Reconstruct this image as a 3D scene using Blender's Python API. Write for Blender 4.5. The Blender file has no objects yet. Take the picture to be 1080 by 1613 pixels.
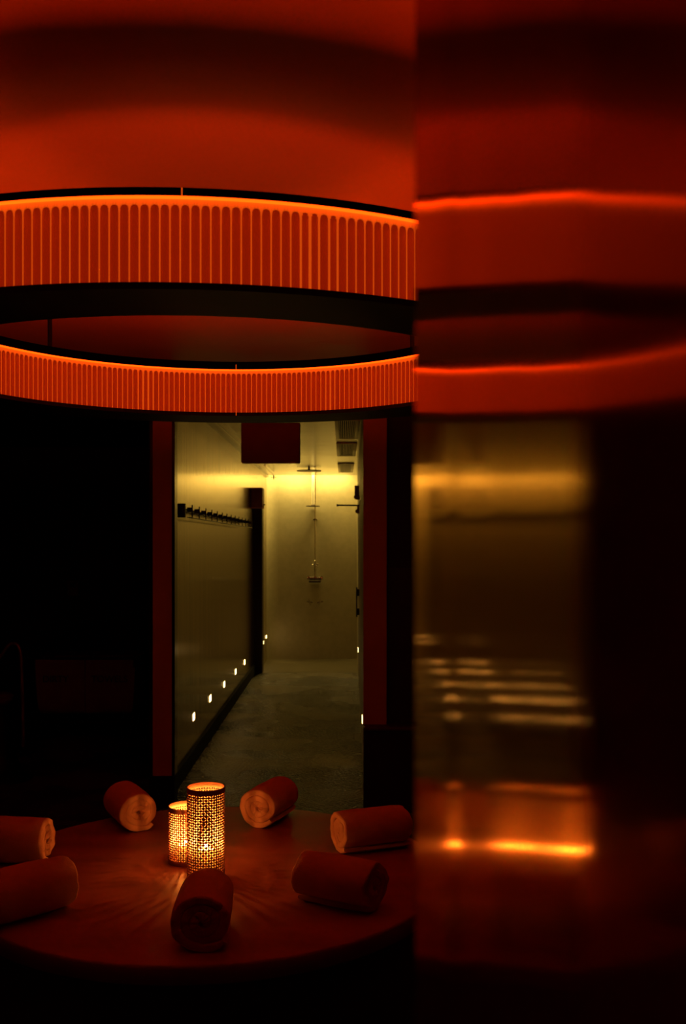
import bpy, bmesh, math, random
from mathutils import Vector, Matrix, noise
R = math.radians
rnd = random.Random(7)
sc = bpy.context.scene
C = sc.collection
F = 1568.3            # focal length in pixels of the 1080x1613 frame
CAMZ, HOR = 1.6, 855.0
def px(x, y, Y):      # helper while laying out: a measured image point at distance Y, in metres
    return Vector(((x - 540) * Y / F, Y, CAMZ + (HOR - y) * Y / F))

# ------------------------------------------------------------------ camera, world, exposure
cam = bpy.data.cameras.new('camera'); camo = bpy.data.objects.new('camera', cam); C.objects.link(camo)
camo.location = (0, 0, CAMZ); camo.rotation_euler = (R(90), 0, 0)
cam.lens = 35; cam.sensor_width = 36; cam.sensor_fit = 'AUTO'
cam.shift_y = (HOR - 806.5) / 1613; cam.clip_start = .01; cam.clip_end = 60
cam.dof.use_dof = True; cam.dof.focus_distance = 3.2; cam.dof.aperture_fstop = 7.5
sc.camera = camo
w = bpy.data.worlds.new('world'); sc.world = w; w.use_nodes = True
w.node_tree.nodes['Background'].inputs[0].default_value = (0, 0, 0, 1)
w.node_tree.nodes['Background'].inputs[1].default_value = 0
sc.view_settings.view_transform = 'Standard'; sc.view_settings.look = 'None'
sc.view_settings.exposure = 0; sc.view_settings.gamma = 1
sc.cycles.use_denoising = True
sc.cycles.max_bounces = 10; sc.cycles.glossy_bounces = 6; sc.cycles.diffuse_bounces = 5
sc.cycles.sample_clamp_indirect = 6
LED_COL, LED_STR = (1, .048, .001), 4.5      # lip strips that wash the fluted bands
UP_COL, UP_OUT, UP_IN, GLOW = (1, .034, .0005), 80.0, 92.0, .17  # uplights added out of view redden the ceiling; GLOW lifts the bands
FLAME_COL, FLAME_STR = (1, .245, .032), 3800.0
SHOWER_COL, SHOWER_W = (1, .71, .18), 16.5
STEP_COL, STEP_STR = (1, .62, .20), 16.0

def area(name, loc, sx, sy, col, watts, rot=(0, 0, 0)):
    l = bpy.data.lights.new(name, 'AREA'); l.shape = 'RECTANGLE'; l.size = sx; l.size_y = sy
    l.color = col; l.energy = watts
    o = bpy.data.objects.new(name, l); o.location = loc; o.rotation_euler = rot; C.objects.link(o)
    return o
# strip lamp in the ceiling slot over the shower wall
area('shower_slot_light', (-.44, 14.24, 2.64), 1.1, .08, SHOWER_COL, SHOWER_W)

# ------------------------------------------------------------------ materials
def mat(name, col, rough=.6, metal=0., ior=1.45, noise_scale=0, col2=None, bump=0, bscale=60, stretch=(1, 1, 1),
        emit=None, estr=0, rough2=None, spec=.5, sheen=0, bdist=.002):
    m = bpy.data.materials.new(name); m.use_nodes = True
    nt = m.node_tree; N = nt.nodes; L = nt.links
    b = N['Principled BSDF']
    b.inputs['Base Color'].default_value = (*col, 1); b.inputs['Roughness'].default_value = rough
    b.inputs['Metallic'].default_value = metal; b.inputs['IOR'].default_value = ior
    b.inputs['Specular IOR Level'].default_value = spec
    if sheen: b.inputs['Sheen Weight'].default_value = sheen; b.inputs['Sheen Roughness'].default_value = .5
    if emit:
        b.inputs['Emission Color'].default_value = (*emit, 1); b.inputs['Emission Strength'].default_value = estr
    if noise_scale or bump:
        tc = N.new('ShaderNodeTexCoord'); mp = N.new('ShaderNodeMapping'); mp.inputs['Scale'].default_value = stretch
        L.new(tc.outputs['Object'], mp.inputs['Vector'])
    if noise_scale:
        n = N.new('ShaderNodeTexNoise'); n.inputs['Scale'].default_value = noise_scale; n.inputs['Detail'].default_value = 5
        L.new(mp.outputs[0], n.inputs['Vector'])
        r = N.new('ShaderNodeValToRGB'); r.color_ramp.elements[0].position = .36; r.color_ramp.elements[1].position = .66
        r.color_ramp.elements[0].color = (*col, 1); r.color_ramp.elements[1].color = (*(col2 or col), 1)
        L.new(n.outputs['Fac'], r.inputs[0]); L.new(r.outputs[0], b.inputs['Base Color'])
        if rough2 is not None:
            mr = N.new('ShaderNodeMapRange'); mr.inputs[1].default_value = .35; mr.inputs[2].default_value = .65
            mr.inputs[3].default_value = rough; mr.inputs[4].default_value = rough2
            L.new(n.outputs['Fac'], mr.inputs[0]); L.new(mr.outputs[0], b.inputs['Roughness'])
    if bump:
        n2 = N.new('ShaderNodeTexNoise'); n2.inputs['Scale'].default_value = bscale; n2.inputs['Detail'].default_value = 4
        L.new(mp.outputs[0], n2.inputs['Vector'])
        bp = N.new('ShaderNodeBump'); bp.inputs['Strength'].default_value = bump; bp.inputs['Distance'].default_value = bdist
        L.new(n2.outputs['Fac'], bp.inputs['Height']); L.new(bp.outputs[0], b.inputs['Normal'])
    return m
M = {}
M['ceiling'] = mat('polished_red_plaster', (.50, .33, .25), .30, noise_scale=2.6, col2=(.56, .38, .29), rough2=.46,
                   bump=.35, bscale=6, bdist=.006, spec=.5)
M['dark_wall'] = mat('dark_plaster', (.012, .011, .010), .55, noise_scale=6, col2=(.017, .015, .013))
M['lower_wall'] = mat('dark_wainscot', (.035, .030, .026), .6, noise_scale=8, col2=(.045, .038, .032))
M['black'] = mat('black_powder_coat', (.006, .006, .006), .45, bump=.05, bscale=300)
M['black_matte'] = mat('black_matte', (.004, .004, .004), .8)
M['flange'] = mat('matte_black_flange', (.0025, .0025, .0025), .9, spec=.03)
M['band'] = mat('fluted_band', (.70, .50, .40), .42, spec=.45, emit=(1, .036, .001), estr=GLOW)  # even glow added to raise the band's brightness
M['rib_glow'] = mat('ribs_added_glow', (.70, .50, .40), .42, spec=.45, emit=(1, .10, .004), estr=GLOW * 3.4)  # bright ridge lines put in as stronger glow
M['added_uplight_out'] = mat('added_outer_uplight', (.8, .4, .2), .5, emit=UP_COL, estr=UP_OUT)
M['added_uplight_in'] = mat('added_inner_uplight', (.8, .4, .2), .5, emit=UP_COL, estr=UP_IN)
M['led'] = mat('led_strip', (.8, .4, .2), .5, emit=LED_COL, estr=LED_STR)
M['jamb'] = mat('jamb_plaster', (.80, .55, .40), .55, noise_scale=9, col2=(.84, .58, .42))
M['jamb_edge'] = mat('jamb_edge_metal', (.10, .08, .07), .18, metal=1.)
M['brass'] = mat('brushed_metal_cladding', (.30, .22, .10), .12, metal=.9, noise_scale=9, col2=(.58, .43, .21), rough2=.20,
                 stretch=(1, 3.2, .06), bump=.2, bscale=14, bdist=.004)
M['shower_wall'] = mat('shower_plaster', (.48, .42, .26), .5, noise_scale=14, col2=(.53, .46, .29), bump=.15, bscale=60)
M['ledge'] = mat('ledge_stone', (.10, .06, .05), .35, noise_scale=10, col2=(.13, .08, .06))
M['marble'] = mat('table_marble', (.33, .115, .07), .46, noise_scale=5, col2=(.46, .17, .105), rough2=.58, stretch=(1, 2.2, 1),
                  bump=.12, bscale=30)
M['table_side'] = mat('table_base', (.05, .04, .035), .5, noise_scale=8, col2=(.06, .05, .045))
M['towel'] = mat('terry_cloth', (.66, .38, .25), .95, noise_scale=30, col2=(.72, .42, .28), bump=.55, bscale=380, spec=.1, sheen=.15, bdist=.003)
M['lantern'] = mat('lantern_enamel', (.36, .15, .11), .45, noise_scale=40, col2=(.40, .17, .12), spec=.4)
M['lantern_in'] = mat('lantern_inside_white', (.92, .88, .74), .5)
M['wax'] = mat('candle_wax', (.85, .74, .58), .5)
M['wax'].node_tree.nodes['Principled BSDF'].inputs['Subsurface Weight'].default_value = .3
M['flame'] = mat('flame', (1, .6, .2), .5, emit=FLAME_COL, estr=FLAME_STR)
M['wick'] = mat('wick', (.02, .015, .01), .9)
M['chrome'] = mat('chrome', (.72, .66, .56), .14, metal=1.)
M['pale_pipe'] = mat('pale_brushed_pipe', (.85, .78, .62), .38, metal=.25)
M['dark_metal'] = mat('dark_bronze', (.045, .03, .025), .4, metal=.6)
M['steel'] = mat('steel_rail', (.75, .62, .48), .3, metal=.5)
M['red_box'] = mat('dark_red_enamel', (.58, .26, .16), .5, noise_scale=10, col2=(.64, .29, .18))
M['speaker'] = mat('red_enamel', (.75, .22, .16), .5)
M['vent'] = mat('vent_frame', (.55, .47, .32), .4, metal=.7)
M['step'] = mat('step_light_lens', (.9, .9, .9), .4, emit=STEP_COL, estr=STEP_STR)
M['canvas'] = mat('canvas', (.42, .30, .20), .9, noise_scale=14, col2=(.50, .37, .25), bump=.4, bscale=200)
M['ink'] = mat('ink', (.02, .015, .012), .8)
M['plastic'] = mat('grey_plastic', (.30, .25, .20), .5)
M['lamp_glass'] = mat('dark_glass', (.05, .02, .015), .15)

def floor_mat(name, c1, c2, vscale, rough, bump, rough2):
    m = bpy.data.materials.new(name); m.use_nodes = True
    nt = m.node_tree; N = nt.nodes; L = nt.links; b = N['Principled BSDF']
    tc = N.new('ShaderNodeTexCoord')
    v = N.new('ShaderNodeTexVoronoi'); v.inputs['Scale'].default_value = vscale; L.new(tc.outputs['Object'], v.inputs['Vector'])
    n = N.new('ShaderNodeTexNoise'); n.inputs['Scale'].default_value = 1.7; n.inputs['Detail'].default_value = 6
    L.new(tc.outputs['Object'], n.inputs['Vector'])
    r = N.new('ShaderNodeValToRGB'); r.color_ramp.elements[0].position = .35; r.color_ramp.elements[1].position = .68
    r.color_ramp.elements[0].color = (*c1, 1); r.color_ramp.elements[1].color = (*c2, 1)
    L.new(n.outputs['Fac'], r.inputs[0]); L.new(r.outputs[0], b.inputs['Base Color'])
    mr = N.new('ShaderNodeMapRange'); mr.inputs[1].default_value = .35; mr.inputs[2].default_value = .65
    mr.inputs[3].default_value = rough; mr.inputs[4].default_value = rough2
    L.new(n.outputs['Fac'], mr.inputs[0]); L.new(mr.outputs[0], b.inputs['Roughness'])
    mx = N.new('ShaderNodeMath'); mx.operation = 'SUBTRACT'; mx.inputs[0].default_value = 1
    L.new(v.outputs['Distance'], mx.inputs[1])
    bp = N.new('ShaderNodeBump'); bp.inputs['Strength'].default_value = bump; bp.inputs['Distance'].default_value = .010
    L.new(mx.outputs[0], bp.inputs['Height']); L.new(bp.outputs[0], b.inputs['Normal'])
    return m
M['floor'] = floor_mat('wet_pebble_floor', (.014, .011, .005), (.26, .19, .075), 55, .16, 1.0, .36)
M['shower_floor'] = floor_mat('shower_floor', (.18, .15, .085), (.23, .19, .11), 60, .35, .15, .45)

def plank_mat(name):
    m = mat(name, (.11, .075, .03), .16, metal=.6, noise_scale=4, col2=(.36, .27, .13), rough2=.26, stretch=(.35, 9, 1),
            bump=.6, bscale=1.6, bdist=.006)
    return m
M['plank'] = plank_mat('corridor_ceiling_boards')

def panel_mat():
    m = bpy.data.materials.new('lacquered_panel'); m.use_nodes = True
    nt = m.node_tree; N = nt.nodes; L = nt.links; b = N['Principled BSDF']
    b.inputs['Base Color'].default_value = (.35, .03, .008, 1); b.inputs['Specular IOR Level'].default_value = 0
    b.inputs['Roughness'].default_value = .6
    g = N.new('ShaderNodeBsdfGlossy'); g.inputs['Color'].default_value = (1, .58, .24, 1); g.inputs['Roughness'].default_value = .095
    fr = N.new('ShaderNodeFresnel'); fr.inputs['IOR'].default_value = 1.75
    mix = N.new('ShaderNodeMixShader'); L.new(fr.outputs[0], mix.inputs[0]); L.new(b.outputs[0], mix.inputs[1]); L.new(g.outputs[0], mix.inputs[2])
    L.new(mix.outputs[0], N['Material Output'].inputs['Surface'])
    tc = N.new('ShaderNodeTexCoord'); mp = N.new('ShaderNodeMapping'); mp.inputs['Scale'].default_value = (1, 1, 1.0)
    L.new(tc.outputs['Object'], mp.inputs['Vector'])
    n = N.new('ShaderNodeTexNoise'); n.inputs['Scale'].default_value = 9; n.inputs['Detail'].default_value = 2
    L.new(mp.outputs[0], n.inputs['Vector'])
    bp = N.new('ShaderNodeBump'); bp.inputs['Strength'].default_value = .05; bp.inputs['Distance'].default_value = .01
    L.new(n.outputs['Fac'], bp.inputs['Height']); L.new(bp.outputs[0], g.inputs['Normal'])
    return m
M['panel'] = panel_mat()

# ------------------------------------------------------------------ mesh helpers
def box(bm, x0, x1, y0, y1, z0, z1, bev=0):
    r = bmesh.ops.create_cube(bm, size=1)
    vs = r['verts']
    for v in vs:
        v.co = Vector(((x0 + x1) / 2 + v.co.x * (x1 - x0), (y0 + y1) / 2 + v.co.y * (y1 - y0), (z0 + z1) / 2 + v.co.z * (z1 - z0)))
    if bev:
        es = list({e for v in vs for e in v.link_edges})
        bmesh.ops.bevel(bm, geom=es, offset=bev, segments=3, affect='EDGES', profile=.5)
def tube(bm, pts, r, n=14, cap=True):
    pts = [Vector(p) for p in pts]; rings = []
    ref = None
    for i, p in enumerate(pts):
        a = pts[max(0, i - 1)]; c = pts[min(len(pts) - 1, i + 1)]
        d = (c - a).normalized()
        if ref is None:
            ref = d.orthogonal().normalized()
        ref = (ref - d * ref.dot(d)).normalized()
        b2 = d.cross(ref); rr = r[i] if isinstance(r, (list, tuple)) else r
        rings.append([bm.verts.new(p + (ref * math.cos(t) + b2 * math.sin(t)) * rr) for t in [2 * math.pi * k / n for k in range(n)]])
    for q in range(len(rings) - 1):
        for k in range(n):
            bm.faces.new((rings[q][k], rings[q][(k + 1) % n], rings[q + 1][(k + 1) % n], rings[q + 1][k]))
    if cap:
        bm.faces.new(rings[0][::-1]); bm.faces.new(rings[-1])
def lathe(bm, prof, n=64, cx=0, cy=0, close=False):
    rings = []
    for (r, z) in prof:
        if r < 1e-6: rings.append([bm.verts.new((cx, cy, z))])
        else: rings.append([bm.verts.new((cx + r * math.cos(2 * math.pi * k / n), cy + r * math.sin(2 * math.pi * k / n), z)) for k in range(n)])
    seq = list(range(len(rings)))
    pairs = list(zip(seq, seq[1:])) + ([(seq[-1], 0)] if close else [])
    for a, b in pairs:
        A, B = rings[a], rings[b]
        for k in range(n):
            k2 = (k + 1) % n
            if len(A) == 1 and len(B) == 1: continue
            if len(A) == 1: bm.faces.new((A[0], B[k2], B[k]))
            elif len(B) == 1: bm.faces.new((A[k], A[k2], B[0]))
            else: bm.faces.new((A[k], A[k2], B[k2], B[k]))
def obj(name, bm, m, parent=None, smooth=True, loc=None, angle=35):
    bmesh.ops.recalc_face_normals(bm, faces=bm.faces)
    me = bpy.data.meshes.new(name); bm.to_mesh(me); bm.free()
    me.materials.append(m)
    if smooth:
        me.shade_smooth()
        try: me.set_sharp_from_angle(angle=R(angle))
        except Exception: pass
    o = bpy.data.objects.new(name, me); C.objects.link(o)
    if loc is not None: o.location = loc
    if parent: o.parent = parent
    return o
def tag(o, label, cat, group=None):
    o['label'] = label; o['category'] = cat
    if group: o['group'] = group
    return o
def thing(name, label, cat, loc=(0, 0, 0), group=None, rz=0):
    o = bpy.data.objects.new(name, None); C.objects.link(o); o.location = loc; o.rotation_euler = (0, 0, rz)
    o.empty_display_size = .05
    return tag(o, label, cat, group)
def struct(name, bm, m, smooth=False):
    o = obj(name, bm, m, None, smooth); o['kind'] = 'structure'; return o
def sbox(name, m, *a, bev=0):
    bm = bmesh.new(); box(bm, *a, bev=bev); return struct(name, bm, m, smooth=bool(bev))
def pbox(name, m, parent, *a, bev=0):
    bm = bmesh.new(); box(bm, *a, bev=bev); return obj(name, bm, m, parent, smooth=bool(bev))

# ------------------------------------------------------------------ room shell
CH, KH = 2.478, 2.56          # ceiling heights: main room, corridor
sbox('floor', M['floor'], -5, 3.2, -2, 12.24, -.2, 0)
sbox('floor_shower', M['shower_floor'], -1.4, .6, 12.24, 14.6, -.2, -.08)
sbox('ceiling', M['ceiling'], -5, 3.2, -2, 6.3, CH, CH + .12)
sbox('ceiling_rear', M['dark_wall'], -5, -1.19, 6.3, 9.4, CH, CH + .12)
sbox('wall_left', M['dark_wall'], -5.1, -5, -2, 9.4, 0, CH)
sbox('wall_rear', M['dark_wall'], -5, -1.19, 9.2, 9.4, 0, CH)
sbox('wall_front', M['dark_wall'], -5, 3.2, -2.1, -2, 0, CH)
sbox('wall_east', M['dark_wall'], 3.2, 3.3, -2, 6.4, 0, CH)
sbox('wall_back', M['dark_wall'], .27, 3.2, 6.1, 6.3, 0, CH)
sbox('trim_1', M['lower_wall'], .27, 3.2, 6.085, 6.1, .5, 1.445)
sbox('ledge', M['ledge'], .1225, 3.2, 5.9, 6.085, .485, .505, bev=.004)
sbox('ledge_front', M['lower_wall'], .1235, 3.2, 5.915, 6.085, 0, .485)
# corridor
sbox('wall_corridor_left', M['dark_wall'], -1.19, -1.10, 6.1, 14.5, -.08, KH)
sbox('wall_cladding', M['brass'], -1.10, -1.09, 6.1, 14.4, -.08, KH)
bm = bmesh.new()
def prism(bm, pts, z0, z1):
    lo = [bm.verts.new((x, y, z0)) for x, y in pts]; hi = [bm.verts.new((x, y, z1)) for x, y in pts]
    n = len(pts); bm.faces.new(lo[::-1]); bm.faces.new(hi)
    for k in range(n): bm.faces.new((lo[k], lo[(k + 1) % n], hi[(k + 1) % n], hi[k]))
prism(bm, [(.133, 6.1), (.205, 14.4), (.5, 14.4), (.27, 6.3), (.27, 6.1)], -.08, KH)
struct('wall_corridor_right', bm, M['shower_wall'])
bm = bmesh.new()      # shower back wall with a rounded left corner
pts = [(-1.09, 14.22)]
for k in range(1, 9):
    a = math.pi / 2 * k / 8
    pts.append((-1.09 + .16 * (1 - math.cos(a)), 14.24 + .16 * math.sin(a)))
pts += [(.6, 14.4), (.6, 14.55), (-1.10, 14.55), (-1.10, 14.22)]
prism(bm, pts, -.08, KH + .15)
struct('wall_shower', bm, M['shower_wall'], smooth=True)
sbox('ceiling_corridor', M['plank'], -1.19, .6, 6.3, 14.12, KH, KH + .06)
sbox('ceiling_slot', M['black_matte'], -1.19, .6, 14.06, 14.55, KH + .15, KH + .2)
sbox('lintel', M['dark_wall'], -1.19, .27, 6.1, 6.3, CH, KH + .12)
sbox('baseboard_left', M['black_matte'], -1.09, -1.072, 6.15, 12.2, 0, .11)
sbox('trim_2', M['plank'], -1.09, -1.06, 6.3, 14.2, KH - .03, KH)
sbox('trim_3', M['dark_metal'], -1.09, -.99, 12.2, 12.4, 0, 2.022)
# door frame posts
sbox('trim_4', M['jamb'], -1.146, -1.031, 6.0, 6.1, .195, CH)
sbox('trim_5', M['jamb_edge'], -1.163, -1.146, 6.004, 6.1, .195, CH)
sbox('trim_6', M['jamb_edge'], -1.031, -1.014, 6.004, 6.1, .195, CH)
sbox('trim_7', M['black_matte'], -1.163, -1.014, 6.002, 6.1, 0, .195)
sbox('trim_8', M['jamb'], .1235, .262, 6.0, 6.1, .505, CH)

# ------------------------------------------------------------------ glossy panel wall close on the right
KEYS = [(-2, 0), (.05, 0), (.10, .0), (.113, .004), (.121, .044), (.135, .038), (.152, .030), (.17, .018), (.19, .008), (.22, .016), (.25, .004),
        (.277, -.018), (.30, -.006), (.35, 0), (.45, 0)]
def slope(y):
    for (a, s0), (b, s1) in zip(KEYS, KEYS[1:]):
        if a <= y <= b:
            t = (y - a) / (b - a); t = t * t * (3 - 2 * t); return s0 + (s1 - s0) * t
    return 0
ys = [-2 + .05 * k for k in range(40)] + [.0 + .0025 * k for k in range(400)]
xs = []; xcur = 0; prev = ys[0]
prof = []
for y in ys:
    xcur += slope((y + prev) / 2) * (y - prev); prev = y; prof.append((xcur, y))
x19 = min(prof, key=lambda p: abs(p[1] - .19))[0]
prof = [(x - x19 + .030, y) for x, y in prof]
prof = [p for p in prof if p[1] <= p[0] * F / 113.5]
bm = bmesh.new()
zs = [0, CH]
cols = [[bm.verts.new((x, y, z)) for z in zs] for x, y in prof]
xe, ye = prof[-1]
tail = [(xe + .004, ye + .004), (xe + .12, ye + .004), (xe + .12, -2)]
cols += [[bm.verts.new((x, y, z)) for z in zs] for x, y in tail]
for k in range(len(cols)):
    A, B = cols[k], cols[(k + 1) % len(cols)]
    bm.faces.new((A[0], B[0], B[1], A[1]))
struct('wall_right', bm, M['panel'], smooth=True)

# ------------------------------------------------------------------ ring chandelier
RX, RY = -.353, 2.69
RO, RI = .955, .775
ZB, ZT = 2.052, 2.201
ring = thing('ring_chandelier', 'large black ring light with amber lit fluted bands hung under the ceiling', 'chandelier', (RX, RY, ZB))
def L_(*p): return [(r, z - ZB) for r, z in p]
bm = bmesh.new(); lathe(bm, L_((RI - .016, ZT), (RO + .016, ZT), (RO + .016, ZT + .0135), (RO + .013, ZT + .0135), (RO + .013, ZT + .006), (RI - .013, ZT + .006), (RI - .013, ZT + .0262), (RI - .016, ZT + .0262)), 220, close=True)  # raised edge lips added to block low uplight rays
obj('top_flange', bm, M['flange'], ring, angle=30)
bm = bmesh.new(); lathe(bm, L_((RI - .012, ZB - .012), (RO + .010, ZB - .012), (RO + .010, ZB), (RI - .012, ZB)), 220, close=True)
obj('bottom_flange', bm, M['black'], ring, angle=30)
def reeds(R0, sign, n, name, joints):
    bm = bmesh.new(); us = [-.5, -.43] + [-.43 + .86 * (.5 - .5 * math.cos(math.pi * q / 10)) for q in range(1, 10)] + [.43]; per = len(us); tot = n * per
    zlist = [ZB + .0005] + [ZB + (ZT - ZB) * f for f in (.2, .4, .6, .72)]
    top = ZT - .014; pitch = 2 * math.pi * R0 / n; hw = pitch * .43; za = top - hw * 2.3
    zlist += [za + (top - za) * f for f in (0, .15, .3, .45, .58, .7, .8, .88, .95, 1.0)] + [ZT - .0005]
    zlist = sorted(set(round(z, 5) for z in zlist))
    rows = []
    jit = [rnd.uniform(-.0009, .0012) for _ in range(n)]
    for z in zlist:
        row = []
        for k in range(tot):
            i, q = divmod(k, per)
            u = us[q] * pitch; am = 360 * (i + .5) / n; hwk = hw * (.74 if any(abs((am - j + 180) % 360 - 180) < 1.9 and i % 4 for j in joints) else 1)  # ridges widened near these angles so more of their glow shows
            t = max(0, (z - za) / (top - za))
            d2 = (u / hwk) ** 2 + t ** 2
            dep = (.0078 + jit[i]) * max(0, 1 - d2) ** .5
            r = R0 + sign * (.008 - dep)
            a = 2 * math.pi * (i + .5 + us[q]) / n
            row.append(bm.verts.new((r * math.cos(a), r * math.sin(a), z - ZB)))
        rows.append(row)
    for A, B in zip(rows, rows[1:]):
        for k in range(tot):
            f = bm.faces.new((A[k], A[(k + 1) % tot], B[(k + 1) % tot], B[k]))
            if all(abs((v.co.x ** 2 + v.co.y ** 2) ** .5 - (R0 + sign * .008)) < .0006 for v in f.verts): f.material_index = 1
    o = obj(name, bm, M['band'], ring, angle=50); o.data.materials.append(M['rib_glow'])
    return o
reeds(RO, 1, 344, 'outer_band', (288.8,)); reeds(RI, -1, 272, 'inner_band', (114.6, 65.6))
for R0, s, nm in ((RO, 1, 'outer_light_strip'), (RI, -1, 'inner_light_strip')):
    bm = bmesh.new(); a, b = R0 + s * .0085, R0 + s * .0145
    lathe(bm, L_((a, ZT - .004), (b, ZT - .004), (b, ZT - .0004), (a, ZT - .0004)), 180, close=True)
    o = obj(nm, bm, M['led'], ring, angle=30); o['label'] = 'glowing amber strip under the upper black flange'
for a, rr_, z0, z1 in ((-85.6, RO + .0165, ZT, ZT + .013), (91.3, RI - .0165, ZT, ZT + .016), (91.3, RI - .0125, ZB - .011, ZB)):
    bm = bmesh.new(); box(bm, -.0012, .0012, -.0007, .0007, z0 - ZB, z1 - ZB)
    o = obj('joint_glint', bm, M['rib_glow'], ring, False); o.location = (rr_ * math.cos(R(a)), rr_ * math.sin(R(a)), 0); o.rotation_euler = (0, 0, R(a + 90))  # glint at the joint put in as a small glowing box
# added, unseen uplights and baffle: light the ceiling, keep it dark above the ring
S0, S1, SZ = RI + .045, RO - .045, ZT + .006
bm = bmesh.new(); lathe(bm, L_((S0, SZ), (S1, SZ), (S1, SZ + .012), (S1 + .004, SZ + .012), (S1 + .004, SZ + .0145), (S0 - .0060, SZ + .0145), (S0 - .0060, SZ + .012), (S0, SZ + .012)), 200, close=True)
obj('uplight_baffle', bm, M['flange'], ring, angle=30)
for R0, nm, hh in ((S1 + .0006, 'added_outer_uplight_strip', .0095), (S0 - .0006, 'added_inner_uplight_strip', .005)):
    bm = bmesh.new(); lathe(bm, L_((R0, SZ + .0005), (R0, SZ + .0005 + hh)), 180)
    obj(nm, bm, M['added_uplight_out' if hh > .009 else 'added_uplight_in'], ring, angle=30)
for a in (47.5, 135.5, 225, 315):
    x, y = .865 * math.cos(R(a)), .865 * math.sin(R(a))
    bm = bmesh.new(); tube(bm, [(x, y, ZT + .0205 - ZB), (x, y, CH - ZB)], .0075, 12)
    obj('hanger_rod', bm, M['black'], ring)

# ------------------------------------------------------------------ round table
TX, TY, TR, TZ = -.345, 2.605, .605, .75
tb = thing('round_table', 'low round stone table with polished top carrying towels and candle lanterns', 'table', (TX, TY, 0))
bm = bmesh.new(); lathe(bm, [(0, TZ), (TR - .006, TZ), (TR - .002, TZ - .002), (TR, TZ - .007), (TR, TZ - .038), (TR - .004, TZ - .042), (0, TZ - .042)], 160)
obj('tabletop', bm, M['marble'], tb, angle=50)
bm = bmesh.new(); lathe(bm, [(0, TZ - .042), (TR - .03, TZ - .042), (TR - .035, TZ - .06), (TR - .035, .04), (TR - .02, .02), (TR - .02, 0), (0, 0)], 120)
obj('base', bm, M['table_side'], tb, angle=50)

# ------------------------------------------------------------------ rolled towels
def towel(loc_in, ang, L, rad, seed, label, squash=.93, turns=3.1, flap=0., droop=0.):
    """loc_in: point on the table under the towel's middle; ang: heading of the roll's axis"""
    rg = random.Random(seed); bm = bmesh.new()
    nst = 150; t = rad * 1.055 / (turns + .35)
    loops = []
    prof = []
    hl, ht, cr = L / 2, t * .5, min(.0055, t * .33)
    for (sa, sb, a0) in ((1, 1, 0), (-1, 1, 90), (-1, -1, 180), (1, -1, 270)):
        for q in range(4):
            a = R(a0 + 90 * q / 3)
            prof.append((sa * (hl - cr) + cr * math.cos(a), sb * (ht - cr) + cr * math.sin(a)))
    extra = []
    for i in range(12):       # more points along the outer and inner faces so the roll can sag softly
        extra.append(i)
    # split the long runs
    full = []
    for i, p in enumerate(prof):
        full.append(p)
        q = prof[(i + 1) % len(prof)]
        if abs(p[0] - q[0]) > L * .5:
            for k in range(1, 8):
                f = k / 8; full.append((p[0] + (q[0] - p[0]) * f, p[1] + (q[1] - p[1]) * f))
    th0 = R(-100 + seed * 37 % 60)
    tel = [rg.uniform(-.005, .004) for _ in range(40)]
    tote = turns * 2 * math.pi
    rr = rg.uniform(0, 50)
    for s in range(nst + 1):
        f = s / nst; th = tote * f
        r = t * .2 + t * th / (2 * math.pi) - .0
        ax = tel[int(f * 20)] * (1 - (f * 20) % 1) + tel[int(f * 20) + 1] * ((f * 20) % 1)
        ph = th0 - (tote - th)
        loop = []
        for (a, b) in full:
            thin = 1.0 if f < .97 else max(.45, 1 - (f - .97) * 14)
            rad_ = r + b * thin * 1.12
            nz = noise.noise(Vector((a * 16 + rr, math.cos(ph) * 1.3, math.sin(ph) * 1.3)))
            nz2 = noise.noise(Vector((a * 45 + rr, math.cos(ph) * 3.2, math.sin(ph) * 3.2)))
            rad_ *= 1 + .045 * nz + .014 * nz2
            # bulge slightly in the middle, soft ends
            rad_ *= 1 - .05 * (abs(a) / hl) ** 4
            x = a + ax + .004 * nz2
            y = rad_ * math.cos(ph); z = rad_ * math.sin(ph)
            loop.append((x, y * 1.03, z * squash))
        loops.append(loop)
    zmin = min(p[2] for l in loops for p in l)
    flat = zmin + rad * .06
    verts = [[bm.verts.new((x, y, max(z, flat) - flat)) for x, y, z in l] for l in loops]
    n = len(full)
    for A, B in zip(verts, verts[1:]):
        for k in range(n): bm.faces.new((A[k], A[(k + 1) % n], B[(k + 1) % n], B[k]))
    bm.faces.new(verts[0][::-1]); bm.faces.new(verts[-1])
    o = obj('rolled_towel', bm, M['towel'], None, angle=70, loc=(loc_in[0], loc_in[1], TZ + .0005))
    o.rotation_euler = (0, 0, ang)
    return tag(o, label, 'towel', 'rolled towels around the table')
def A2(dx, dy): return math.atan2(dy, dx)
def tw(p, d, *a, **k): return towel(p, A2(*d), *a, **k)
tw((-.640, 3.01), (.46, -.885), .19, .058, 3, 'rolled towel at the back of the table, left behind the candle lanterns')
tw((-.222, 3.055), (-.34, -.94), .19, .059, 8, 'rolled towel at the back of the table, right behind the candle lanterns')
tw((-.885, 2.665), (1, -.05), .20, .060, 5, 'rolled towel at the left edge with its lit end facing the lanterns, farther of two')
tw((.080, 2.765), (-.93, -.36), .200, .058, 11, 'rolled towel at the right beside the glossy panel, its lit end turned left')
tw((-.735, 2.265), (.72, .69), .23, .060, 14, 'larger rolled towel at the near left, cut by the picture edge')
tw((-.010, 2.335), (-.88, .48), .195, .0585, 17, 'rolled towel at the near right showing a dark end turned away from the candles')
tw((-.297, 2.155), (.06, -1), .185, .062, 21, 'rolled towel nearest the camera in front of the tall lantern, coiled end facing us')

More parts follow.
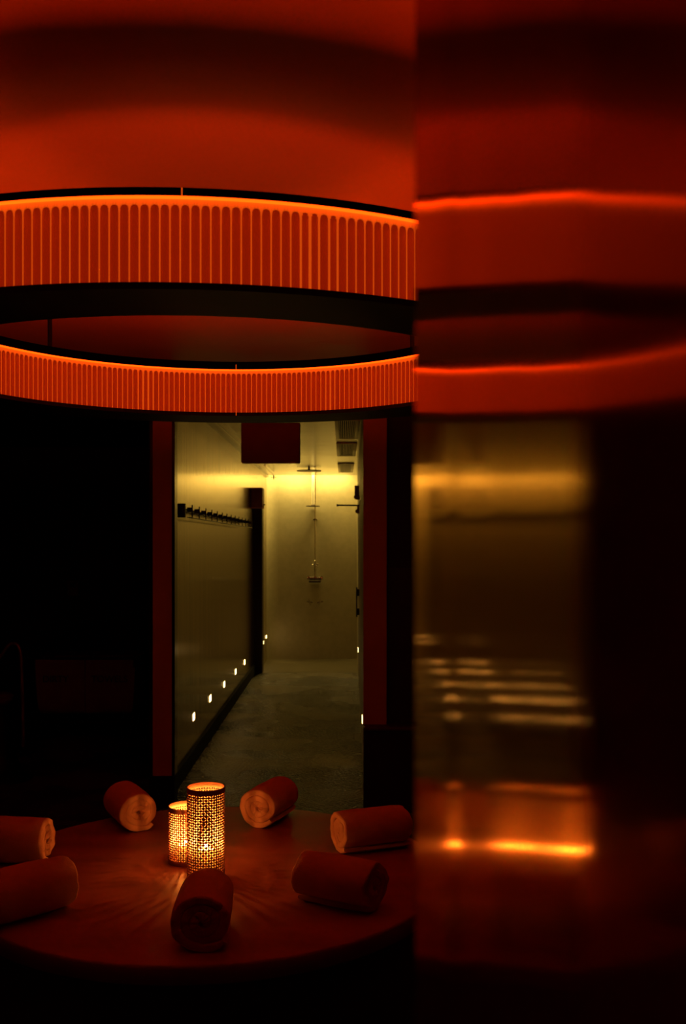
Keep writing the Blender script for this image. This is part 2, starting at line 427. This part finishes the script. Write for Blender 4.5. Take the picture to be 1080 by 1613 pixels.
# ------------------------------------------------------------------ candle lanterns
def lantern(cx, cy, r, h, nc, nr, label, wax_h):
    t = thing('candle_lantern', label, 'lantern', (cx, cy, TZ), 'pierced candle lanterns')
    bm = bmesh.new()
    z0, z1 = .012, h - .012
    ch = (z1 - z0) / nr; cw = 2 * math.pi * r / nc
    grid = {}
    def V(u, z, k=None):
        key = (round(u * 1000) % round(2 * math.pi * 1000 * 1), round(z * 1e5)) if k is None else k
        a = u
        return bm.verts.new((r * math.cos(a), r * math.sin(a), z))
    cache = {}
    def P(i, j2):   # half-cell lattice point
        k = (i % (2 * nc), j2)
        if k not in cache: cache[k] = V(math.pi * (i % (2 * nc)) / nc, z0 + ch * j2 / 2)
        return cache[k]
    for j in range(nr):
        for i in range(nc):
            edge = [P(2 * i, 2 * j), P(2 * i + 1, 2 * j), P(2 * i + 2, 2 * j), P(2 * i + 2, 2 * j + 1), P(2 * i + 2, 2 * j + 2), P(2 * i + 1, 2 * j + 2), P(2 * i, 2 * j + 2), P(2 * i, 2 * j + 1)]
            s = 1 if (i + j) % 2 else -1
            rot = R(45) * s
            hole = []
            for q in range(8):
                a = R(-135 + 45 * q)
                aa = a - rot
                ex, ez = .46 * math.cos(aa), .24 * math.sin(aa)
                # rotate the petal onto its diagonal
                hx = ex * math.cos(rot) - ez * math.sin(rot); hz = ex * math.sin(rot) + ez * math.cos(rot)
                hole.append(V((i + .5 + hx * .92) * 2 * math.pi / nc, z0 + (j + .5 + hz * .92) * ch, 0))
            for q in range(8):
                bm.faces.new((edge[q], edge[(q + 1) % 8], hole[(q + 1) % 8], hole[q]))
    n2 = 2 * nc
    for j2, z in ((0, 0.0), (2 * nr, h)):
        rim = [bm.verts.new((r * math.cos(math.pi * i / nc), r * math.sin(math.pi * i / nc), z)) for i in range(n2)]
        for i in range(n2):
            a, b = P(i, j2), P(i + 1, j2)
            bm.faces.new((a, b, rim[(i + 1) % n2], rim[i]) if j2 == 0 else (a, b, rim[(i + 1) % n2], rim[i]))
    bmesh.ops.remove_doubles(bm, verts=bm.verts, dist=1e-5)
    shell = obj('pierced_shell', bm, M['lantern'], t, angle=50)
    md = shell.modifiers.new('thickness', 'SOLIDIFY'); md.thickness = .0012; md.offset = 0; md.material_offset = 1; shell.data.materials.append(M['lantern_in'])
    bm = bmesh.new(); lathe(bm, [(0, .004), (r - .0012, .004), (r - .0012, .0005), (0, .0005)], 48)
    obj('bottom_plate', bm, M['lantern'], t)
    bm = bmesh.new(); lathe(bm, [(r + .0012, h - .004), (r + .0012, h), (r - .0014, h), (r - .0014, h - .004)], 80, close=True)
    obj('rim', bm, M['lantern'], t)
    c = thing('pillar_candle', 'lit pillar candle inside the ' + ('tall' if h > .2 else 'short') + ' pierced lantern', 'candle', (cx, cy, TZ + .004), 'lit candles')
    rw = r * .5
    bm = bmesh.new(); lathe(bm, [(0, wax_h - .006), (rw * .7, wax_h - .005), (rw * .9, wax_h), (rw, wax_h - .003), (rw, .001), (rw - .002, 0), (0, 0)], 40)
    obj('wax', bm, M['wax'], c, angle=60)
    bm = bmesh.new(); tube(bm, [(0, 0, wax_h - .006), (.0006, 0, wax_h + .004)], .0008, 6); obj('wick', bm, M['wick'], c)
    bm = bmesh.new(); z = wax_h + .003
    lathe(bm, [(0, z), (.0022, z + .002), (.0035, z + .005), (.0032, z + .008), (.0012, z + .012), (.0005, z + .0155), (0, z + .018)], 12)
    o = obj('flame', bm, M['flame'], c); o['label'] = 'bright yellow candle flame'
lantern(-.3475, 2.525, .0475, .232, 44, 32, 'tall pierced cylinder candle lantern on the table, glowing', .070)
lantern(-.418, 2.655, .0465, .150, 44, 21, 'short pierced cylinder candle lantern half hidden behind the tall one', .042)

# ------------------------------------------------------------------ corridor fittings
# hook rack
hr = thing('hook_rack', 'long dark robe hook rack on the corridor wall', 'hook rack', (-1.09, 6.5, 1.76))
def hk(x, y, z): return (x + 1.09, y - 6.5, z - 1.76)
bm = bmesh.new(); box(bm, *[v for p in zip(hk(-1.09, 6.4, 1.813), hk(-1.085, 11.0, 1.823)) for v in p]); obj('back_rail', bm, M['dark_metal'], hr, False)
bm = bmesh.new(); tube(bm, [hk(-1.0, 6.4, 1.764), hk(-1.0, 10.95, 1.764)], .004, 8); obj('lower_rod', bm, M['dark_metal'], hr)
bm = bmesh.new(); box(bm, *[v for p in zip(hk(-1.06, 6.37, 1.762), hk(-1.012, 6.42, 1.852)) for v in p], bev=.003); box(bm, *[v for p in zip(hk(-1.09, 6.385, 1.80), hk(-1.06, 6.405, 1.82)) for v in p]); obj('end_block', bm, M['dark_metal'], hr)
for k in range(14):
    y = 6.62 + .33 * k; bm = bmesh.new()
    box(bm, *[v for p in zip(hk(-1.006, y - .005, 1.760), hk(-.998, y + .005, 1.852)) for v in p], bev=.002)
    box(bm, *[v for p in zip(hk(-1.036, y - .006, 1.808), hk(-1.004, y + .006, 1.835)) for v in p], bev=.002)
    box(bm, *[v for p in zip(hk(-1.085, y - .004, 1.815), hk(-1.034, y + .004, 1.825)) for v in p])
    obj('hook', bm, M['dark_metal'], hr)
# step lights: lens in a little frame
spots = [(-1, 305, 1129), (-1, 331, 1100), (-1, 353, 1078), (-1, 371, 1058), (-1, 385, 1043), (-1, 417, 1012), (-1, 421, 1003)]
ords = ['nearest', 'second nearest', 'third nearest', 'fourth nearest', 'fifth, beside the dark post']
lab = ['small lit step light low on the left corridor wall, ' + o for o in ords] + \
      ['tiny lit step light just beyond the dark post, lower of two', 'tiny lit step light just beyond the dark post, upper of two']
for (s, x, y), lb in zip(spots, lab):
    Y = 1.0885 * F / (540 - x)
    if Y > 13: Y = 13.62 if x == 417 else 14.14
    z = CAMZ + (HOR - y) * Y / F
    t = thing('step_light', lb, 'light', (-1.09, Y, z), 'step lights along the corridor')
    hh, ww = (.025, .042) if Y < 12 else (.022, .04)
    pbox('frame', M['dark_metal'], t, 0, .0015, -ww - .012, ww + .012, -hh - .01, hh + .01, bev=.0005)
    o = pbox('lens', M['step'], t, .0015, .003, -ww, ww, -hh, hh, bev=.0006); o['label'] = 'glowing white lens'
for k, Y in enumerate((7.28, 12.0)):
    xw = .133 + (.205 - .133) * (Y - 6.1) / 8.3
    t = thing('step_light', ['lit step light at the right corridor edge low beside the door post', 'tiny lit step light far down the right corridor wall near the shower'][k],
              'light', (xw, Y, .31), 'step lights on the right wall')
    pr = .003 if k in (0, 1) else .0007
    pbox('frame', M['dark_metal'], t, -pr * .4, .001, -.057, .057, -.042, .042)
    o = pbox('lens', M['step'], t, -pr, -pr * .4, -.045, .045, -.025, .025); o['label'] = 'glowing white lens'
# ceiling vents
for (y0, y1, lb) in ((7.72, 9.12, 'slatted ceiling vent nearest the doorway'), (9.53, 10.92, 'slatted ceiling vent in the middle of three'), (11.95, 13.44, 'slatted ceiling vent farthest back by the shower wall')):
    t = thing('ceiling_vent', lb, 'vent', (.035, (y0 + y1) / 2, KH), 'ceiling vents in the corridor')
    hl = (y1 - y0) / 2
    bm = bmesh.new()
    box(bm, -.10, -.068, -hl, hl, -.012, 0, bev=.002); box(bm, .068, .10, -hl, hl, -.012, 0, bev=.002)
    box(bm, -.068, .068, -hl, -hl + .03, -.012, 0); box(bm, -.068, .068, hl - .03, hl, -.012, 0)
    obj('frame', bm, M['vent'], t)
    pbox('backing', M['black_matte'], t, -.068, .068, -hl + .03, hl - .03, -.002, 0)
    for k in range(9):
        x = -.06 + .015 * k
        pbox('slat', M['vent'], t, x - .0035, x + .0035, -hl + .03, hl - .03, -.011, -.003)
# hanging sign box
t = thing('hanging_sign', 'dark red blank box sign hanging from the corridor ceiling', 'sign', (-.507, 7.0, 2.158))
pbox('case', M['red_box'], t, -.207, .207, -.03, .03, 0, .285, bev=.012)
for s in (-1, 1):
    bm = bmesh.new(); tube(bm, [(s * .13, 0, .283), (s * .13, 0, KH - 2.158)], .005, 8); obj('hanger_rod', bm, M['dark_metal'], t)
# box on the wall above the dark post
t = thing('wall_speaker', 'small dark red box mounted on the corridor wall above the dark post', 'speaker', (-1.04, 11.95, 2.014))
pbox('case', M['speaker'], t, -.05, .084, -.15, .15, 0, .241, bev=.006)
bm = bmesh.new(); box(bm, .084, .096, -.05, -.02, .01, .05, bev=.003); box(bm, .084, .105, -.01, .01, .035, .05, bev=.003); obj('bracket', bm, M['chrome'], t)
# sprinkler pipe and head
t = thing('sprinkler_pipe', 'thin pipe along the corridor ceiling ending in a sprinkler head', 'pipe', (-.985, 6.4, KH - .036))
bm = bmesh.new(); tube(bm, [(0, 0, 0), (.04, 7.2, 0)], .009, 10)
for f in (.1, .45, .8): box(bm, .04 * f - .006, .04 * f + .006, 7.2 * f - .01, 7.2 * f + .01, 0, .035)
obj('pipe', bm, M['plank'], t)
bm = bmesh.new(); tube(bm, [(.04, 7.19, 0), (.04, 7.19, -.03)], .009, 10); box(bm, .0, .08, 7.185, 7.195, -.034, -.028); box(bm, .036, .044, 7.15, 7.23, -.034, -.028); tube(bm, [(.04, 7.19, -.03), (.04, 7.19, -.06)], .006, 8)
obj('sprinkler_head', bm, M['dark_metal'], t)
# shower set
t = thing('rain_shower_head', 'wide flat ceiling rain shower head in front of the shower wall', 'shower head', (-.437, 12.8, 2.52))
bm = bmesh.new(); lathe(bm, [(0, .012), (.155, .010), (.16, .004), (.158, 0), (0, 0)], 48); obj('disc', bm, M['dark_metal'], t, angle=60)
bm = bmesh.new(); tube(bm, [(0, 0, .011), (0, 0, KH - 2.52)], .014, 14); obj('stem', bm, M['chrome'], t)
t = thing('shower_column', 'chrome shower column with flat head and valve on the lit back wall', 'shower', (-.40, 14.34, .7))
bm = bmesh.new(); tube(bm, [(0, 0, 1.30 - .7), (0, 0, KH + .14 - .7)], .011, 14); obj('riser_pipe', bm, M['chrome'], t)
bm = bmesh.new(); tube(bm, [(-.03, -.015, 2.14 - .7), (-.03, -.015, KH + .14 - .7)], .021, 18); obj('drop_pipe', bm, M['pale_pipe'], t)
bm = bmesh.new(); lathe(bm, [(0, .03), (.02, .028), (.03, .012), (.098, .010), (.10, .004), (.098, 0), (0, 0)], 40, cx=-.03, cy=-.05)
for v in bm.verts: v.co.z += 2.12 - .7
obj('shower_head', bm, M['dark_metal'], t, angle=60)
bm = bmesh.new(); box(bm, -.03, .03, -.012, .06, 1.925 - .7, 1.945 - .7, bev=.004); tube(bm, [(0, -.03, 1.95 - .7), (0, .06, 1.95 - .7)], .008, 10); obj('clamp', bm, M['chrome'], t)
bm = bmesh.new(); tube(bm, [(0, 0, z - .7) for z in (1.05, 1.09, 1.10, 1.2, 1.21, 1.30)], [.02, .02, .016, .016, .02, .012], 16); obj('valve_stem', bm, M['chrome'], t)
bm = bmesh.new(); box(bm, -.045, .045, -.03, -.014, 1.275 - .7, 1.295 - .7, bev=.006); box(bm, -.009, .009, -.03, -.014, 1.25 - .7, 1.35 - .7, bev=.005); tube(bm, [(.0, -.022, 1.285 - .7), (.04, -.06, 1.24 - .7)], .008, 10); obj('diverter_handle', bm, M['chrome'], t)
bm = bmesh.new(); tube(bm, [(-.115, -.02, 1.09 - .7), (.115, -.02, 1.09 - .7)], .024, 16)
for s in (-1, 0, 1): tube(bm, [(s * .09, -.01, 1.10 - .7), (s * .09, -.075, 1.10 - .7)], [.028, .022], 14)
obj('mixer_bar', bm, M['chrome'], t)
bm = bmesh.new(); box(bm, -.085, .085, -.19, .055, 1.035 - .7, 1.062 - .7, bev=.008); obj('shelf', bm, M['dark_metal'], t)  # depth stretched to cast a shadow down the wall
for s in (-1, 1):
    bm = bmesh.new(); cx = -.005 + s * .073; zc = .745 - .7
    tube(bm, [(cx, .055, zc), (cx, -.03, zc)], .015, 12); tube(bm, [(cx - .045, -.03, zc - s * .01), (cx + .045, -.03, zc + s * .01)], .009, 10); tube(bm, [(cx - s * .012, -.03, zc - .045), (cx + s * .012, -.03, zc + .045)], .009, 10)
    obj('cross_handle', bm, M['chrome'], t)
# fittings on the right corridor wall
t = thing('shower_bar', 'thin dark horizontal arm with a knob sticking out of the right corridor wall', 'shower arm', (.165, 10.4, 1.99))
bm = bmesh.new(); tube(bm, [(.005, 0, 0), (-.225, 0, .002)], .0085, 10); tube(bm, [(-.215, 0, .002), (-.232, 0, .002)], .013, 10); obj('arm', bm, M['dark_metal'], t)
bm = bmesh.new(); bmesh.ops.create_uvsphere(bm, u_segments=16, v_segments=10, radius=.03)
for v in bm.verts: v.co = Vector((v.co.x - .008, v.co.y, v.co.z * .8 - .06))
tube(bm, [(-.008, 0, -.04), (-.008, 0, 0)], .01, 10)
obj('knob', bm, M['red_box'], t)
t = thing('wall_bell', 'dark red round bottomed fitting high on the right corridor wall', 'wall fitting', (.163, 10.2, 2.04))
bm = bmesh.new(); lathe(bm, [(0, 0), (.02, .004), (.034, .018), (.036, .04), (.030, .045), (0, .045)], 24, cx=-.016); obj('dome', bm, M['red_box'], t, angle=60)
pbox('housing', M['red_box'], t, -.044, .0, -.04, .04, .045, .145, bev=.004)
t = thing('pull_handle', 'dark vertical pull handle on the right corridor wall', 'handle', (.168, 10.4, .98))
bm = bmesh.new(); tube(bm, [(-.024, 0, -.155), (-.024, 0, .155)], .008, 12); obj('bar', bm, M['dark_metal'], t)
for s in (-1, 1):
    bm = bmesh.new(); box(bm, -.024, .004, -.01, .01, s * .10 - .035, s * .10 + .035, bev=.003); obj('standoff', bm, M['dark_metal'], t)

# ------------------------------------------------------------------ dark left part of the room
ct = thing('laundry_cart', 'dim canvas laundry cart with two lettered bags against the dark left wall', 'cart', (-2.085, 8.3, 0))
bm = bmesh.new()
for z in (.70, .665):
    tube(bm, [(-.42, -.24, z), (.42, -.24, z), (.42, .24, z), (-.42, .24, z), (-.42, -.24, z)], .012, 10)
for sx in (-1, 1):
    for sy in (-1, 1): tube(bm, [(sx * .40, sy * .235, .70), (sx * .375, sy * .21, .13)], .011, 10)
tube(bm, [(-.38, -.21, .14), (.38, -.21, .14), (.38, .21, .14), (-.38, .21, .14), (-.38, -.21, .14)], .012, 10)
obj('frame', bm, M['dark_metal'], ct)
for s in (-1, 1):
    bm = bmesh.new(); rows = []
    for j, (z, q, d) in enumerate(((.665, 1.0, .232), (.60, .995, .24), (.48, .985, .246), (.36, .965, .246), (.26, .94, .236), (.215, .90, .21), (.205, .6, .15))):
        x0, x1 = sorted((s * .004, s * .405 * q)); row = []
        per = []
        for k in range(9): per.append((x0 + (x1 - x0) * k / 8, -d))
        for k in range(1, 7): per.append((x1, -d + 2 * d * k / 6))
        for k in range(1, 9): per.append((x1 - (x1 - x0) * k / 8, d))
        for k in range(1, 6): per.append((x0, d - 2 * d * k / 6))
        for (x, y) in per:
            nn = noise.noise(Vector((x * 7 + s, y * 5 + z * 6, z * 4))) * .018
            row.append(bm.verts.new((x, y + (nn if y < 0 else -nn), z)))
        rows.append(row)
    for A, B in zip(rows, rows[1:]):
        for k in range(len(A)): bm.faces.new((A[k], A[(k + 1) % len(A)], B[(k + 1) % len(A)], B[k]))
    bm.faces.new(rows[-1])
    obj('bag', bm, M['canvas'], ct, angle=60)
for txt, x in (('DIRTY', -.235), ('TOWELS', .20)):
    cu = bpy.data.curves.new('lettering', 'FONT'); cu.body = txt; cu.size = .075; cu.align_x = 'CENTER'; cu.extrude = .002
    cu.materials.append(M['ink'])
    tmp = bpy.data.objects.new('lettering_curve', cu); me = bpy.data.meshes.new_from_object(tmp); bpy.data.objects.remove(tmp); bpy.data.curves.remove(cu)
    me.name = 'lettering'
    o = bpy.data.objects.new('lettering', me); C.objects.link(o); o.parent = ct
    o.location = (x, -.262, .475); o.rotation_euler = (R(90), 0, 0); o['label'] = 'dark printed capital letters'
for sx in (-1, 1):
    for sy in (-1, 1):
        bm = bmesh.new(); tube(bm, [(sx * .37 - .014, sy * .2, .045), (sx * .37 + .014, sy * .2, .045)], .045, 18)
        box(bm, sx * .37 - .02, sx * .37 + .02, sy * .2 - .014, sy * .2 + .014, .085, .13)
        obj('castor', bm, M['black'], ct)
# handrail
t = thing('handrail', 'curved steel pool handrail at the dark left edge', 'handrail', px(37, 1192, 7.45))
t.location.z = 0
b0 = t.location.copy()
pts = [(0, 0, 0)]
for (x, y) in ((36, 1120), (33.5, 1040), (32, 1026), (29, 1017.5), (24, 1013.5), (18, 1013.5), (12, 1018), (6, 1027), (0, 1035), (-25, 1066), (-60, 1112)):
    q = px(x, y, 7.45) - b0; pts.append(tuple(q))
bm = bmesh.new(); tube(bm, pts, .0125, 12); obj('rail', bm, M['steel'], t, angle=60)
bm = bmesh.new(); lathe(bm, [(0, .075), (.022, .075), (.024, .012), (.055, .010), (.058, 0), (0, 0)], 24); obj('floor_flange', bm, M['dark_metal'], t, angle=50)
# round dark pedestal
t = thing('pedestal', 'dark round topped pedestal at the left picture edge in front of the handrail', 'pedestal', (-2.33, 6.75, 0))
bm = bmesh.new(); lathe(bm, [(0, .50), (.085, .50), (.09, .40), (.10, .18), (.15, .06), (.21, .02), (.22, 0), (0, 0)], 40); obj('body', bm, M['black'], t, angle=60)
bm = bmesh.new(); lathe(bm, [(0, .585), (.06, .583), (.088, .572), (.095, .555), (.09, .54), (.06, .50), (0, .50)], 40); obj('cap', bm, M['plastic'], t, angle=60)
# wall controller
t = thing('wall_controller', 'small pale control unit with dark screen on the dark rear wall', 'controller', (-2.49, 9.2, 1.18))
pbox('case', M['plastic'], t, -.046, .046, -.025, 0, -.068, .068, bev=.005)
pbox('screen', M['black'], t, -.028, .028, -.028, -.024, .008, .05, bev=.001)
